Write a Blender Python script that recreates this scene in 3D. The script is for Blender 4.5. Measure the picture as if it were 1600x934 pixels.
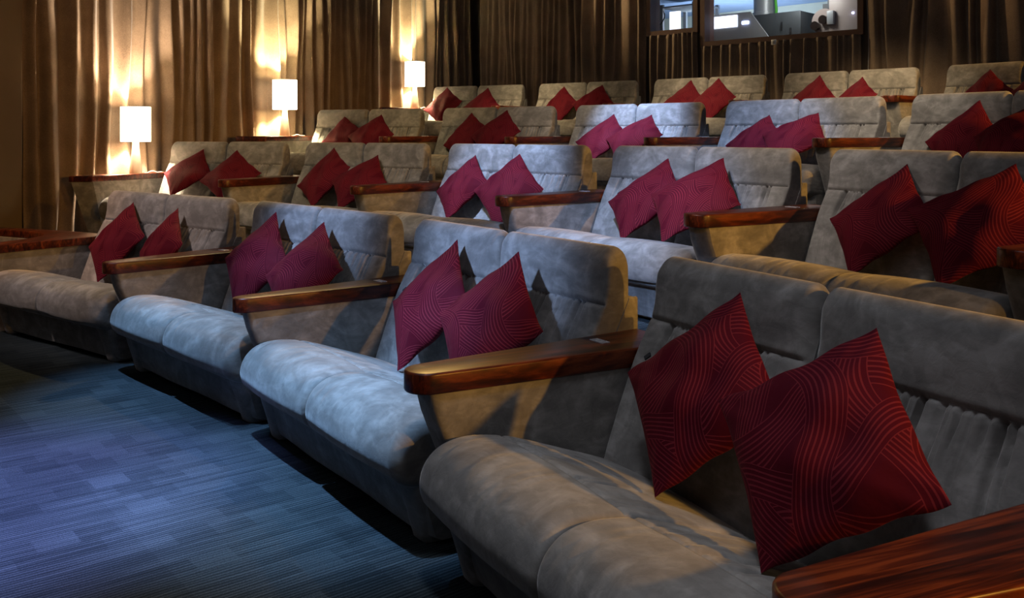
import bpy, bmesh, math, random
import numpy as np
from mathutils import Vector, Matrix

S = bpy.context.scene
COL = S.collection
for o in list(bpy.data.objects):
    bpy.data.objects.remove(o)

# ------------------------------------------------------------------ camera
cd = bpy.data.cameras.new('camera'); cam = bpy.data.objects.new('camera', cd); COL.objects.link(cam)
cam.location = (0, 0, 1.3188); cam.rotation_euler = (math.radians(90), 0, 0)
cd.sensor_width = 36; cd.lens = 36*1462.07/1600
cd.shift_x = (800-769.44)/1600; cd.shift_y = -(467-208.34)/1600
cd.clip_start = 0.02
S.camera = cam
# ------------------------------------------------------------------ colour management, world
S.view_settings.view_transform = 'Standard'; S.view_settings.look = 'None'
S.view_settings.exposure = 0.38; S.view_settings.gamma = 1.0; S.view_settings.use_curve_mapping = False
w = bpy.data.worlds.new('world'); S.world = w; w.use_nodes = True
w.node_tree.nodes['Background'].inputs[0].default_value = (0.85, 0.85, 0.95, 1)
w.node_tree.nodes['Background'].inputs[1].default_value = 0.028

# ------------------------------------------------------------------ room lights (ceiling spots, wall lights out of frame and added fills)
def spot(loc, target, power, color, angle, blend=0.5, size=0.04):
    l = bpy.data.lights.new('room_or_fill_spot', 'SPOT'); o = bpy.data.objects.new('room_or_fill_spot', l); COL.objects.link(o)
    l.energy = power; l.color = color; l.spot_size = math.radians(angle); l.spot_blend = blend; l.shadow_soft_size = size
    o.location = loc
    o.rotation_euler = (Vector(target)-Vector(loc)).to_track_quat('-Z', 'Y').to_euler()
    return o
def area(loc, target, power, color, size):
    l = bpy.data.lights.new('soft_fill', 'AREA'); o = bpy.data.objects.new('soft_fill', l); COL.objects.link(o)
    l.energy = power; l.color = color; l.shape = 'DISK'; l.size = size
    o.location = loc
    o.rotation_euler = (Vector(target)-Vector(loc)).to_track_quat('-Z', 'Y').to_euler()
    return o
COOL = (0.36, 0.55, 1.0); BLUE = (0.30, 0.38, 1.0); AMB = (1.0, 0.49, 0.07); WARM = (1.0, 0.72, 0.42)
spot((-2.3, 2.2, 4.3), (-1.85, 3.3, 0), 3400, BLUE, 28, 1.0, .1)            # blue pool on the carpet
spot((-1.45, 2.9, 4.25), (-0.75, 3.5, 0.4), 1450, (.30, .56, 1.0), 27, 0.9)
spot((-2.9, 1.5, 3.6), (-0.1, 4.0, 0.75), 1200, COOL, 17, 0.9, .16)             # third front sofa
spot((-2.25, 4.05, 4.25), (-1.65, 4.7, 0.4), 1100, (.30, .56, 1.0), 25, 0.9)
spot((-3.3, 2.4, 3.6), (-0.95, 5.25, 0.75), 1100, COOL, 15, 0.9, .16)
spot((-3.6, 3.6, 4.3), (-2.4, 6.2, 0.6), 420, (1.0, .82, .82), 30, 1.0, .2)               # second front sofa above; this one is an added pinkish fill for the first
spot((-1.6, 4.4, 4.4), (0.0, 6.8, 1.1), 1900, COOL, 19, 0.9)               # second row
spot((-0.6, 3.4, 4.4), (0.6, 5.3, 1.0), 1300, COOL, 25, 0.9)
spot((-0.2, 6.2, 4.5), (1.2, 8.4, 1.5), 2500, COOL, 18, 0.9)                # third row
spot((0.6, 5.0, 4.5), (1.9, 7.2, 1.4), 1100, COOL, 22, 0.9)
# amber wall lights low on the right, one per row
spot((2.9, 0.1, 1.75), (0.0, 2.5, 0.55), 250, AMB, 66, 0.6)
spot((3.9, 2.0, 2.05), (0.6, 5.2, 0.9), 330, AMB, 50, 0.6)
spot((5.1, 3.8, 2.45), (1.5, 7.4, 1.15), 360, AMB, 40, 0.6)
spot((6.4, 6.0, 3.0), (3.2, 9.1, 1.5), 300, AMB, 26, 0.6)
# warm spots from the ceiling above the back rows, they graze the front tips of the wooden tops
spot((-0.6, 8.6, 4.4), (-0.6, 3.0, 0.6), 240, (1, .62, .2), 22, 0.8, .06)
spot((-1.8, 9.0, 4.4), (-2.0, 5.0, 0.6), 330, (1, .7, .32), 34, 0.8, .06)
spot((-3.4, 5.6, 3.6), (-3.3, 6.8, 0.6), 220, (1, .55, .3), 34, 0.8, .06)  # added spot over the front end table, brightens its wooden top
area((-0.6, 0.3, 4.0), (0.9, 5.0, 0.8), 10, (0.88, 0.88, 1.0), 3.0)  # added soft fill from the screen side for the dim sofa backs
spot((-0.1, 1.9, 4.3), (0.05, 2.1, 0.4), 155, (.80, .86, 1.0), 44, 1.0, .2)            # cool overhead light on the nearest front sofa
area((0.2, 2.6, 4.3), (1.2, 5.2, 0.9), 12, (.80, .86, 1.0), 1.5)  # second added soft fill, over the front rows
for (lx, ly, tx, ty, tz, p_, an, cl) in (
        (-2.2, 4.4, -0.6, 7.2, 0.9, 400, 36, (1.0, .86, .70)), (-0.8, 3.6, 1.6, 5.4, 0.9, 480, 36, (1.0, .88, .80)),
        (-0.6, 6.2, 1.0, 9.0, 1.4, 480, 36, (1.0, .86, .70)), (1.4, 4.8, 3.0, 7.2, 1.4, 620, 34, (1.0, .86, .70)),
        (-3.2, 5.0, -2.0, 8.2, 0.9, 420, 32, (1.0, .78, .48)), (-2.2, 7.0, -0.9, 9.8, 1.3, 420, 30, (1.0, .78, .42)),
        (-1.2, 8.8, 0.3, 11.6, 1.8, 1250, 30, (1.0, .76, .42)), (0.4, 7.8, 2.1, 10.4, 1.8, 1250, 26, (1.0, .76, .45)),
        (1.8, 6.6, 3.5, 9.0, 1.8, 1300, 30, (1.0, .76, .45))):
    spot((lx, ly, 4.5), (tx, ty, tz), p_, cl, an, 1.0, .35)  # added broad fill spots that lift the sofa rows

# warm spots added to rake along the back curtains and brighten their folds
spot((0.0, 13.4, 4.2), (3.2, 10.9, 2.4), 260, (1.0, .72, .38), 50, 1.0, .05)
spot((3.2, 9.9, 4.3), (6.0, 8.0, 2.4), 110, (1.0, .66, .34), 60, 1.0, .05)

# ------------------------------------------------------------------ node helpers
def new_mat(name):
    m = bpy.data.materials.new(name); m.use_nodes = True
    nt = m.node_tree; b = nt.nodes['Principled BSDF']
    return m, nt, b
def nd(nt, t, **kw):
    n = nt.nodes.new(t)
    for k, v in kw.items():
        setattr(n, k, v)
    return n
def mth(nt, op, a, b=None, c=None):
    n = nt.nodes.new('ShaderNodeMath'); n.operation = op
    for i, x in enumerate((a, b, c)):
        if x is None: continue
        if isinstance(x, (int, float)): n.inputs[i].default_value = x
        else: nt.links.new(x, n.inputs[i])
    return n.outputs[0]
def mixc(nt, f, a, b):
    n = nt.nodes.new('ShaderNodeMix'); n.data_type = 'RGBA'
    if isinstance(f, (int, float)): n.inputs[0].default_value = f
    else: nt.links.new(f, n.inputs[0])
    for i, x in ((6, a), (7, b)):
        if isinstance(x, tuple): n.inputs[i].default_value = (*x, 1)
        else: nt.links.new(x, n.inputs[i])
    return n.outputs[2]
def ramp(nt, f, stops):
    n = nt.nodes.new('ShaderNodeValToRGB'); nt.links.new(f, n.inputs[0])
    el = n.color_ramp.elements
    while len(el) < len(stops): el.new(0.5)
    for e, (p, c) in zip(el, stops):
        e.position = p; e.color = (*c, 1) if len(c) == 3 else c
    return n.outputs[0]
def noise(nt, vec, scale, detail=4, rough=.5, dist=0):
    n = nt.nodes.new('ShaderNodeTexNoise'); n.inputs['Scale'].default_value = scale
    n.inputs['Detail'].default_value = detail; n.inputs['Roughness'].default_value = rough
    n.inputs['Distortion'].default_value = dist
    if vec is not None: nt.links.new(vec, n.inputs['Vector'])
    return n.outputs['Fac']
def bump(nt, b, h, strength, dist=0.002):
    n = nt.nodes.new('ShaderNodeBump'); n.inputs['Strength'].default_value = strength
    n.inputs['Distance'].default_value = dist
    nt.links.new(h, n.inputs['Height']); nt.links.new(n.outputs[0], b.inputs['Normal'])
def mapping(nt, src, scale=(1, 1, 1), rot=(0, 0, 0)):
    m = nt.nodes.new('ShaderNodeMapping'); m.inputs['Scale'].default_value = scale; m.inputs['Rotation'].default_value = rot
    nt.links.new(src, m.inputs[0]); return m.outputs[0]

# ------------------------------------------------------------------ materials
def suede_mat():
    m, nt, b = new_mat('suede')
    geo = nd(nt, 'ShaderNodeNewGeometry'); v = geo.outputs['Position']
    big = noise(nt, v, 5.0, 3, .55, 1.6)
    st = noise(nt, mapping(nt, v, (9, 9, 22), (0.3, 0.5, 0.2)), 1.0, 5, .62, .8)
    f = mth(nt, 'ADD', mth(nt, 'MULTIPLY', big, .6), mth(nt, 'MULTIPLY', st, .4))
    c = ramp(nt, f, [(.40, (.158, .147, .134)), (.48, (.192, .180, .164)), (.515, (.213, .20, .182)), (.62, (.29, .272, .25))])
    patch = ramp(nt, noise(nt, v, 6.5, 5, .6, 2.6), [(.47, (.94, .94, .94)), (.53, (1.06, 1.06, 1.06))])
    mm = nd(nt, 'ShaderNodeMix', data_type='RGBA', blend_type='MULTIPLY'); mm.inputs[0].default_value = 1
    nt.links.new(c, mm.inputs[6]); nt.links.new(patch, mm.inputs[7])
    nt.links.new(mm.outputs[2], b.inputs['Base Color'])
    b.inputs['Roughness'].default_value = .85
    b.inputs['Specular IOR Level'].default_value = .15
    b.inputs['Sheen Weight'].default_value = .55; b.inputs['Sheen Roughness'].default_value = .35
    b.inputs['Sheen Tint'].default_value = (.9, .88, .85, 1)
    fine = noise(nt, v, 900, 2)
    mid = noise(nt, v, 30, 4, .6, .8)
    h = mth(nt, 'ADD', mth(nt, 'MULTIPLY', fine, .08), mid)
    bump(nt, b, h, .35, .004)
    return m
def wood_mat():
    m, nt, b = new_mat('dark_red_wood')
    tc = nd(nt, 'ShaderNodeTexCoord'); v = tc.outputs['Object']
    g = noise(nt, mapping(nt, v, (26, 1.6, 8)), 1.0, 6, .6, 1.2)
    g2 = noise(nt, mapping(nt, v, (120, 3.5, 40)), 1.0, 4, .6, .5)
    f = mth(nt, 'ADD', mth(nt, 'MULTIPLY', g, .65), mth(nt, 'MULTIPLY', g2, .35))
    c = ramp(nt, f, [(.40, (.016, .003, .0015)), (.5, (.060, .010, .003)), (.60, (.16, .032, .008))])
    nt.links.new(c, b.inputs['Base Color'])
    b.inputs['Roughness'].default_value = .36
    b.inputs['Coat Weight'].default_value = .12; b.inputs['Coat Roughness'].default_value = .25; b.inputs['Specular IOR Level'].default_value = .28
    bump(nt, b, g2, .12, .001)
    return m
def pillow_mat(shift=0.0, name='pillow_fabric'):
    m, nt, b = new_mat(name)
    uv = nd(nt, 'ShaderNodeUVMap'); sep = nd(nt, 'ShaderNodeSeparateXYZ'); nt.links.new(uv.outputs[0], sep.inputs[0])
    x0 = sep.outputs[0]; y0 = sep.outputs[1]
    x = mth(nt, 'MULTIPLY_ADD', x0, .80, shift+.08); y = mth(nt, 'MULTIPLY_ADD', y0, .80, shift*.7+.08)
    # interlaced wavy ribbons of fine parallel lines: (axis, centre, amplitude, frequency, phase, half width, lines)
    bands = [(0, .10, .10, 6.5, .3, .095, 6), (1, .20, .09, 6.8, 2.0, .09, 6), (0, .62, .11, 6.0, 3.4, .11, 7),
             (1, .80, .10, 6.2, .8, .10, 7), (0, .36, .12, 6.8, 1.5, .08, 5), (1, .50, .12, 6.0, 4.0, .095, 6),
             (0, .92, .09, 7.0, 5.0, .095, 6), (1, 1.02, .08, 6.4, 3.0, .09, 8), (0, -.12, .09, 6.2, 2.2, .09, 8),
             (1, -.05, .1, 6.6, 5.2, .08, 7), (0, 1.16, .1, 6.0, 1.0, .1, 9), (1, 1.28, .1, 6.0, 1.0, .1, 9)]
    val = None
    for (ax, c0, am, fr, ph, hw, n) in bands:
        p, q = (x, y) if ax == 0 else (y, x)
        cen = mth(nt, 'ADD', mth(nt, 'MULTIPLY', mth(nt, 'SINE', mth(nt, 'MULTIPLY_ADD', p, fr, ph)), am), c0)
        dd = mth(nt, 'SUBTRACT', q, cen)
        ad = mth(nt, 'ABSOLUTE', dd)
        inside = mth(nt, 'LESS_THAN', ad, hw)
        inner = mth(nt, 'LESS_THAN', ad, hw*.80)
        ph2 = mth(nt, 'MULTIPLY', dd, n/(2*hw*.8))
        tri = mth(nt, 'ABSOLUTE', mth(nt, 'SUBTRACT', mth(nt, 'FRACT', mth(nt, 'ADD', ph2, .5)), .5))
        ln = mth(nt, 'LESS_THAN', tri, .17)
        edge = mth(nt, 'GREATER_THAN', ad, hw*.95)
        v = mth(nt, 'MAXIMUM', mth(nt, 'MULTIPLY', ln, inner), edge)
        if val is None: val = mth(nt, 'MULTIPLY', v, inside)
        else:
            val = mth(nt, 'ADD', mth(nt, 'MULTIPLY', val, mth(nt, 'SUBTRACT', 1.0, inside)), mth(nt, 'MULTIPLY', v, inside))
    c = mixc(nt, val, (.062, .0020, .0075), (.14, .013, .020))
    nt.links.new(c, b.inputs['Base Color'])
    b.inputs['Roughness'].default_value = .75
    b.inputs['Specular IOR Level'].default_value = .08
    b.inputs['Sheen Weight'].default_value = .05; b.inputs['Sheen Roughness'].default_value = .4
    b.inputs['Sheen Tint'].default_value = (1, .25, .25, 1)
    bump(nt, b, mth(nt, 'MULTIPLY_ADD', val, .5, noise(nt, uv.outputs[0], 14, 3)), .5, .003)
    return m
def carpet_mat():
    m, nt, b = new_mat('carpet')
    geo = nd(nt, 'ShaderNodeNewGeometry')
    v = mapping(nt, geo.outputs['Position'], (1, 1, 1), (0, 0, math.radians(-38.6)))
    sep = nd(nt, 'ShaderNodeSeparateXYZ'); nt.links.new(v, sep.inputs[0])
    X, Y = sep.outputs[0], sep.outputs[1]
    # brick-like random patches, some lighter, some darker
    def patch(w, h, offs, thr):
        row = mth(nt, 'FLOOR', mth(nt, 'DIVIDE', Y, h))
        col = mth(nt, 'FLOOR', mth(nt, 'ADD', mth(nt, 'DIVIDE', X, w), mth(nt, 'MULTIPLY', row, offs)))
        cmb = nd(nt, 'ShaderNodeCombineXYZ'); nt.links.new(col, cmb.inputs[0]); nt.links.new(row, cmb.inputs[1])
        wn = nd(nt, 'ShaderNodeTexWhiteNoise'); wn.noise_dimensions = '2D'; nt.links.new(cmb.outputs[0], wn.inputs['Vector'])
        return wn.outputs['Value']
    p1 = patch(.13, .11, .43, 0); p2 = patch(.5, .5, 0, 0)
    lines = noise(nt, mapping(nt, v, (2.5, 48, 1)), 1.0, 2, .5)
    linef = mth(nt, 'SINE', mth(nt, 'ADD', mth(nt, 'MULTIPLY', Y, 400), mth(nt, 'MULTIPLY', noise(nt, mapping(nt, v, (3, 5, 1)), 1.0, 2), 9)))
    pile = noise(nt, geo.outputs['Position'], 260, 3, .7)
    light = mth(nt, 'GREATER_THAN', p1, .86)
    dark = mth(nt, 'LESS_THAN', p1, .12)
    base = mth(nt, 'ADD', .50, mth(nt, 'MULTIPLY', mth(nt, 'SUBTRACT', lines, .5), .75))
    base = mth(nt, 'ADD', base, mth(nt, 'MULTIPLY', linef, .16))
    base = mixv = mth(nt, 'ADD', mth(nt, 'MULTIPLY', base, mth(nt, 'SUBTRACT', 1.0, mth(nt, 'MULTIPLY', light, .5))), mth(nt, 'MULTIPLY', light, .34))
    base = mth(nt, 'SUBTRACT', base, mth(nt, 'MULTIPLY', dark, .09))
    base = mth(nt, 'ADD', base, mth(nt, 'MULTIPLY', mth(nt, 'SUBTRACT', p2, .5), .14))
    base = mth(nt, 'ADD', base, mth(nt, 'MULTIPLY', mth(nt, 'SUBTRACT', pile, .5), 1.5))
    c = ramp(nt, base, [(.05, (.006, .009, .011)), (.45, (.020, .028, .032)), (1.0, (.085, .105, .112))])
    nt.links.new(c, b.inputs['Base Color'])
    b.inputs['Roughness'].default_value = .95; b.inputs['Specular IOR Level'].default_value = .1
    bump(nt, b, mth(nt, 'ADD', mth(nt, 'MULTIPLY', linef, .5), pile), .6, .004)
    return m
def curtain_mat():
    m, nt, b = new_mat('curtain_velvet')
    geo = nd(nt, 'ShaderNodeNewGeometry'); v = geo.outputs['Position']
    n1 = noise(nt, v, 120, 4, .7, .3); n2 = noise(nt, v, 4, 3)
    c = ramp(nt, mth(nt, 'ADD', mth(nt, 'MULTIPLY', n1, .6), mth(nt, 'MULTIPLY', n2, .4)),
             [(.35, (.14, .095, .062)), (.65, (.27, .19, .13))])
    nt.links.new(c, b.inputs['Base Color'])
    b.inputs['Roughness'].default_value = .7; b.inputs['Specular IOR Level'].default_value = .2
    b.inputs['Sheen Weight'].default_value = .4; b.inputs['Sheen Roughness'].default_value = .3
    bump(nt, b, n1, .25, .002)
    return m
def plain(name, col, rough=.5, metal=0, var=.08, nscale=8, emit=None, es=0, coat=0):
    m, nt, b = new_mat(name)
    tc = nd(nt, 'ShaderNodeTexCoord')
    n = noise(nt, tc.outputs['Object'], nscale, 4)
    c = mixc(nt, n, tuple(max(0, x*(1-var)) for x in col), tuple(min(1, x*(1+var)) for x in col))
    nt.links.new(c, b.inputs['Base Color'])
    b.inputs['Roughness'].default_value = rough; b.inputs['Metallic'].default_value = metal
    b.inputs['Coat Weight'].default_value = coat
    if emit: b.inputs['Emission Color'].default_value = (*emit, 1); b.inputs['Emission Strength'].default_value = es
    return m
SUEDE = suede_mat(); WOOD = wood_mat(); CARPET = carpet_mat(); CURT = curtain_mat()
PILM = [pillow_mat(0.0, 'pillow_fabric_a'), pillow_mat(.23, 'pillow_fabric_b'), pillow_mat(-.19, 'pillow_fabric_c')]
CHROME = plain('chrome', (.8, .8, .82), .42, .6)
BLACKM = plain('black_cloth', (.01, .01, .012), .8)
WALLM = plain('brown_wall_paint', (.055, .036, .022), .8)
PANELM = plain('brown_panel', (.13, .085, .04), .55)
FRAMEM = plain('brown_window_frame', (.10, .045, .03), .5)
CEILM = plain('dark_ceiling', (.03, .03, .033), .9)
SHADE = plain('lamp_shade_paper', (.9, .85, .75), .8, emit=(1.0, .84, .58), es=3.5)
LBASE = plain('lamp_base_ceramic', (.82, .74, .60), .35, coat=.3)
PAPER = plain('white_paper', (.8, .8, .76), .7)
CABLE = plain('white_cable', (.75, .72, .65), .5)
BOOTHW = plain('booth_wall', (.60, .62, .52), .8)
BOOTHC = plain('booth_ceiling', (.24, .33, .50), .8)
DGREY = plain('dark_grey_metal', (.075, .085, .095), .45, .2)
LGREY = plain('light_grey_metal', (.42, .44, .46), .4, .3)
WHITEM = plain('white_enamel', (.55, .55, .55), .4)
BEIGE = plain('projector_beige', (.42, .34, .31), .4)
LENSM = plain('lens_black', (.02, .015, .015), .15, coat=1)
GREEN = plain('green_cable', (.12, .65, .06), .5)
SCREENM = plain('lit_panel', (.7, .7, .8), .5, emit=(.82, .84, 1.0), es=1.6)
LED_GLINT = plain('led_and_glint', (.8, .85, 1.0), .4, emit=(.55, .6, 1.0), es=8)
def glass_mat():
    m, nt, b = new_mat('window_glass')
    out = nt.nodes['Material Output']
    tr = nd(nt, 'ShaderNodeBsdfTransparent'); tr.inputs[0].default_value = (.93, .95, .96, 1)
    gl = nd(nt, 'ShaderNodeBsdfGlossy'); gl.inputs['Roughness'].default_value = .02
    n = noise(nt, nd(nt, 'ShaderNodeTexCoord').outputs['Object'], 3, 2)
    fr = nd(nt, 'ShaderNodeFresnel'); fr.inputs[0].default_value = 1.45
    mx = nd(nt, 'ShaderNodeMixShader'); nt.links.new(mth(nt, 'MULTIPLY', fr.outputs[0], mth(nt, 'MULTIPLY_ADD', n, .1, .5)), mx.inputs[0])
    nt.links.new(tr.outputs[0], mx.inputs[1]); nt.links.new(gl.outputs[0], mx.inputs[2]); nt.links.new(mx.outputs[0], out.inputs[0])
    return m
GLASS = glass_mat()

# ------------------------------------------------------------------ mesh helpers
def mesh_from(verts, faces, mat, smooth=True, uvs=None, name='m'):
    me = bpy.data.meshes.new(name); me.from_pydata([tuple(v) for v in verts], [], faces); me.update()
    if mat: me.materials.append(mat)
    if uvs is not None:
        ul = me.uv_layers.new(name='UVMap')
        for l in me.loops: ul.data[l.index].uv = uvs[l.vertex_index]
    for p in me.polygons: p.use_smooth = smooth
    return me
def fix_normals(me):
    bm = bmesh.new(); bm.from_mesh(me); bmesh.ops.recalc_face_normals(bm, faces=bm.faces); bm.to_mesh(me); bm.free()
def link(name, me, parent=None, loc=None, rz=None):
    o = bpy.data.objects.new(name, me); COL.objects.link(o)
    if parent: o.parent = parent
    if loc: o.location = loc
    if rz is not None: o.rotation_euler = (0, 0, rz)
    return o
def tag(o, label, cat, group=None, kind=None):
    if label: o['label'] = label
    if cat: o['category'] = cat
    if group: o['group'] = group
    if kind: o['kind'] = kind
    return o
def struct(o): o['kind'] = 'structure'; return o
def bevel_mesh(bm, w, seg=2):
    es = [e for e in bm.edges if len(e.link_faces) == 2 and e.calc_face_angle(0) > .5]
    bmesh.ops.bevel(bm, geom=es, offset=w, segments=seg, affect='EDGES', profile=.5)
def prism(poly, z0, z1, mat, bev=0, seg=3, poly2=None, smooth=False, name='m'):
    """vertical prism over poly; poly2 = outline at z1 (same count)"""
    poly2 = poly2 or poly
    bm = bmesh.new()
    lo = [bm.verts.new((x, y, z0)) for x, y in poly]; hi = [bm.verts.new((x, y, z1)) for x, y in poly2]
    n = len(poly)
    bm.faces.new(lo[::-1]); bm.faces.new(hi)
    for i in range(n): bm.faces.new((lo[i], lo[(i+1) % n], hi[(i+1) % n], hi[i]))
    bmesh.ops.recalc_face_normals(bm, faces=bm.faces)
    if bev:
        es = [e for e in bm.edges if e.calc_face_angle(0) > .9]
        bmesh.ops.bevel(bm, geom=es, offset=bev, segments=seg, affect='EDGES', profile=.5)
    me = bpy.data.meshes.new(name); bm.to_mesh(me); bm.free(); me.materials.append(mat)
    if smooth:
        for p in me.polygons: p.use_smooth = True
        me.set_sharp_from_angle(angle=math.radians(35))
    return me
def box(x0, x1, y0, y1, z0, z1, mat, bev=0):
    return prism([(x0, y0), (x1, y0), (x1, y1), (x0, y1)], z0, z1, mat, bev, 2, smooth=bool(bev))
def lathe(prof, mat, n=32, cap=True, cen=(0, 0)):
    vs = []; fs = []
    for (r, z) in prof:
        for k in range(n):
            a = 2*math.pi*k/n; vs.append((cen[0]+r*math.cos(a), cen[1]+r*math.sin(a), z))
    for i in range(len(prof)-1):
        for k in range(n):
            fs.append((i*n+k, i*n+(k+1) % n, (i+1)*n+(k+1) % n, (i+1)*n+k))
    if cap: fs.append(tuple(range(n))[::-1]); fs.append(tuple((len(prof)-1)*n+k for k in range(n)))
    me = mesh_from(vs, fs, mat); me.set_sharp_from_angle(angle=math.radians(40)); return me
def tube(pts, r, mat, n=8):
    vs = []; fs = []
    P = [Vector(p) for p in pts]
    for i, p in enumerate(P):
        t = (P[min(i+1, len(P)-1)]-P[max(i-1, 0)]).normalized()
        a = t.orthogonal().normalized() if abs(t.z) > .9 else Vector((0, 0, 1)).cross(t).normalized(); b = t.cross(a)
        for k in range(n):
            an = 2*math.pi*k/n; vs.append(p+a*r*math.cos(an)+b*r*math.sin(an))
    for i in range(len(P)-1):
        for k in range(n): fs.append((i*n+k, i*n+(k+1) % n, (i+1)*n+(k+1) % n, (i+1)*n+k))
    fs.append(tuple(range(n))[::-1]); fs.append(tuple((len(P)-1)*n+k for k in range(n)))
    return mesh_from(vs, fs, mat)
def join(meshes, name='m'):
    bm = bmesh.new(); mats = []
    for me in meshes:
        off = len(bm.faces); bm.from_mesh(me)
        for mt in me.materials:
            if mt not in mats: mats.append(mt)
        bm.faces.ensure_lookup_table()
        for f in bm.faces[off:]:
            f.material_index = mats.index(me.materials[f.material_index])
    out = bpy.data.meshes.new(name); bm.to_mesh(out); bm.free()
    for mt in mats: out.materials.append(mt)
    return out
def dense_profile(pts, n, closed=True):
    """Catmull-Rom resample of a closed 2-D profile at n equal arc steps"""
    P = np.array(pts, float); m = len(P); out = []
    for i in range(m):
        p0, p1, p2, p3 = P[(i-1) % m], P[i], P[(i+1) % m], P[(i+2) % m]
        for t in np.linspace(0, 1, 14, endpoint=False):
            out.append(.5*((2*p1)+(-p0+p2)*t+(2*p0-5*p1+4*p2-p3)*t*t+(-p0+3*p1-3*p2+p3)*t**3))
    out = np.array(out); seg = np.linalg.norm(np.roll(out, -1, 0)-out, axis=1); L = np.concatenate([[0], np.cumsum(seg)])
    o2 = np.vstack([out, out[:1]]); s = np.linspace(0, L[-1], n, endpoint=False)
    return np.stack([np.interp(s, L, o2[:, 0]), np.interp(s, L, o2[:, 1])], 1)
def extrude_profile(prof, x0, x1, nx, r, disp=None, mat=None, r1=None):
    """closed (v,z) profile swept along x with cushion-rounded ends; disp(x,v,z,nv,nz)->offset along the normal"""
    r1 = r if r1 is None else r1
    n = len(prof); d = np.roll(prof, -1, 0)-np.roll(prof, 1, 0)
    nor = np.stack([d[:, 1], -d[:, 0]], 1); nor /= np.linalg.norm(nor, axis=1)[:, None]+1e-9
    area2 = np.sum(prof[:, 0]*np.roll(prof[:, 1], -1)-np.roll(prof[:, 0], -1)*prof[:, 1])
    if area2 < 0: nor = -nor
    # x stations, denser near the ends
    xs = [x0+r*(1-math.cos(a)) for a in np.linspace(0, math.pi/2, 7)][:-1]
    xs += list(np.linspace(x0+r, x1-r1, nx)) + [x1-r1*(1-math.cos(a)) for a in np.linspace(math.pi/2, 0, 7)][1:]
    vs = []; fs = []
    for x in xs:
        t = max(0, (x0+r-x)/r, (x-(x1-r1))/r1)
        rr = r if x < (x0+x1)/2 else r1
        ins = rr*(1-math.sqrt(max(0, 1-t*t)))
        for i in range(n):
            o = -ins + (disp(x, prof[i, 0], prof[i, 1], nor[i, 0], nor[i, 1]) if disp else 0)*(1-t)
            vs.append((x, prof[i, 0]+nor[i, 0]*o, prof[i, 1]+nor[i, 1]*o))
    for j in range(len(xs)-1):
        for i in range(n):
            fs.append((j*n+i, j*n+(i+1) % n, (j+1)*n+(i+1) % n, (j+1)*n+i))
    fs.append(tuple(range(n))); fs.append(tuple((len(xs)-1)*n+i for i in range(n))[::-1])
    me = mesh_from(vs, fs, mat); fix_normals(me); me.set_sharp_from_angle(angle=math.radians(50))
    return me

# ------------------------------------------------------------------ layout data (metres): each seat's centre x, y, heading, floor height, left arm tip x, y
ROWS = [
 [(-2.7558,5.7023,-.6536),(-1.6199,4.6661,-.8276),(-.6731,3.4843,-.9638),(.1226,2.1541,-1.0959)],
 [(-2.9276,8.1437,-.4738),(-1.6235,7.3364,-.6367),(-.4759,6.3209,-.8101),(.5109,5.1243,-.9524),(1.3537,3.8015,-1.0536)],
 [(-1.8008,9.8682,-.4649),(-.4703,9.0557,-.6305),(.7117,8.0428,-.7877),(1.7203,6.8709,-.9323),(2.5729,5.5687,-1.0494)],
 [(-.6404,11.9917,-.5235),(.6767,11.1368,-.6281),(1.9005,10.146,-.7327),(3.037,9.0431,-.8079),(4.0648,7.8293,-.928)]]
TIPS = [
 [(-3.3756,6.1771),(-2.1359,5.2276),(-1.1039,4.1046),(-.2424,2.864),(.4876,1.4442)],
 [(-3.6201,8.4988),(-2.2351,7.7886),(-1.012,6.8842),(.0603,5.7576),(.9614,4.4911),(1.746,3.1119)],
 [(-2.4953,10.2166),(-1.1062,9.5198),(.1655,8.5916),(1.2579,7.4941),(2.1828,6.2477)],
 [(-1.3219,12.3851),(.041,11.5984),(1.3124,10.6752),(2.4886,9.6168),(3.5854,8.4695)]]
ZR = [0.0, .3341, .6887, 1.063]
W2 = 1.4189/2      # half width of a sofa
HW = .0726         # half the gap between sofas at the front
ORD = ['front', 'second', 'third', 'back']
NTH = ['first', 'second', 'third', 'fourth', 'fifth']

# ------------------------------------------------------------------ room shell
C0 = np.array([-.279, 14.74])            # corner of left and back walls
DL = np.array([.5214, .8533]); NL = np.array([.8533, -.5214])      # left wall: along, into the room
DB = np.array([.688, -.7255]); NB = np.array([.7255, .688])        # back wall: along (to the right), away from the room
def bw(s, t): p = C0+s*DB+t*NB; return (float(p[0]), float(p[1]))
def lw(s, t): p = C0-s*DL+t*NL; return (float(p[0]), float(p[1]))   # s = distance from the corner
def quad(a, b, c, d): return [a, b, c, d]
o = struct(link('floor', prism([(-12, -6), (9, -6), (9, 16), (-12, 16)], -.1, 0, CARPET)))
def tier(r, back):
    pts = []
    T = TIPS[r]; R_ = ROWS[r]
    for i, (x, y) in enumerate(T):
        th = R_[min(i, len(R_)-1)][2]
        pts.append((x+math.sin(th)*back, y-math.cos(th)*back))
    a, b = pts[0], pts[1]; d = Vector((a[0]-b[0], a[1]-b[1])).normalized()
    first = (a[0]+d.x*(2.2), a[1]+d.y*2.2)
    a, b = pts[-1], pts[-2]; d = Vector((a[0]-b[0], a[1]-b[1])).normalized()
    last = (a[0]+d.x*2.5, a[1]+d.y*2.5)
    return [first]+pts+[last]
for r in (1, 2, 3):
    pf = tier(r, .85)
    poly = pf+[(8.5, pf[-1][1]), (8.5, 15.6), (-7, 15.6), (-7, pf[0][1])]
    struct(link('floor', prism(poly, ZR[r-1], ZR[r], CARPET)))
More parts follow.
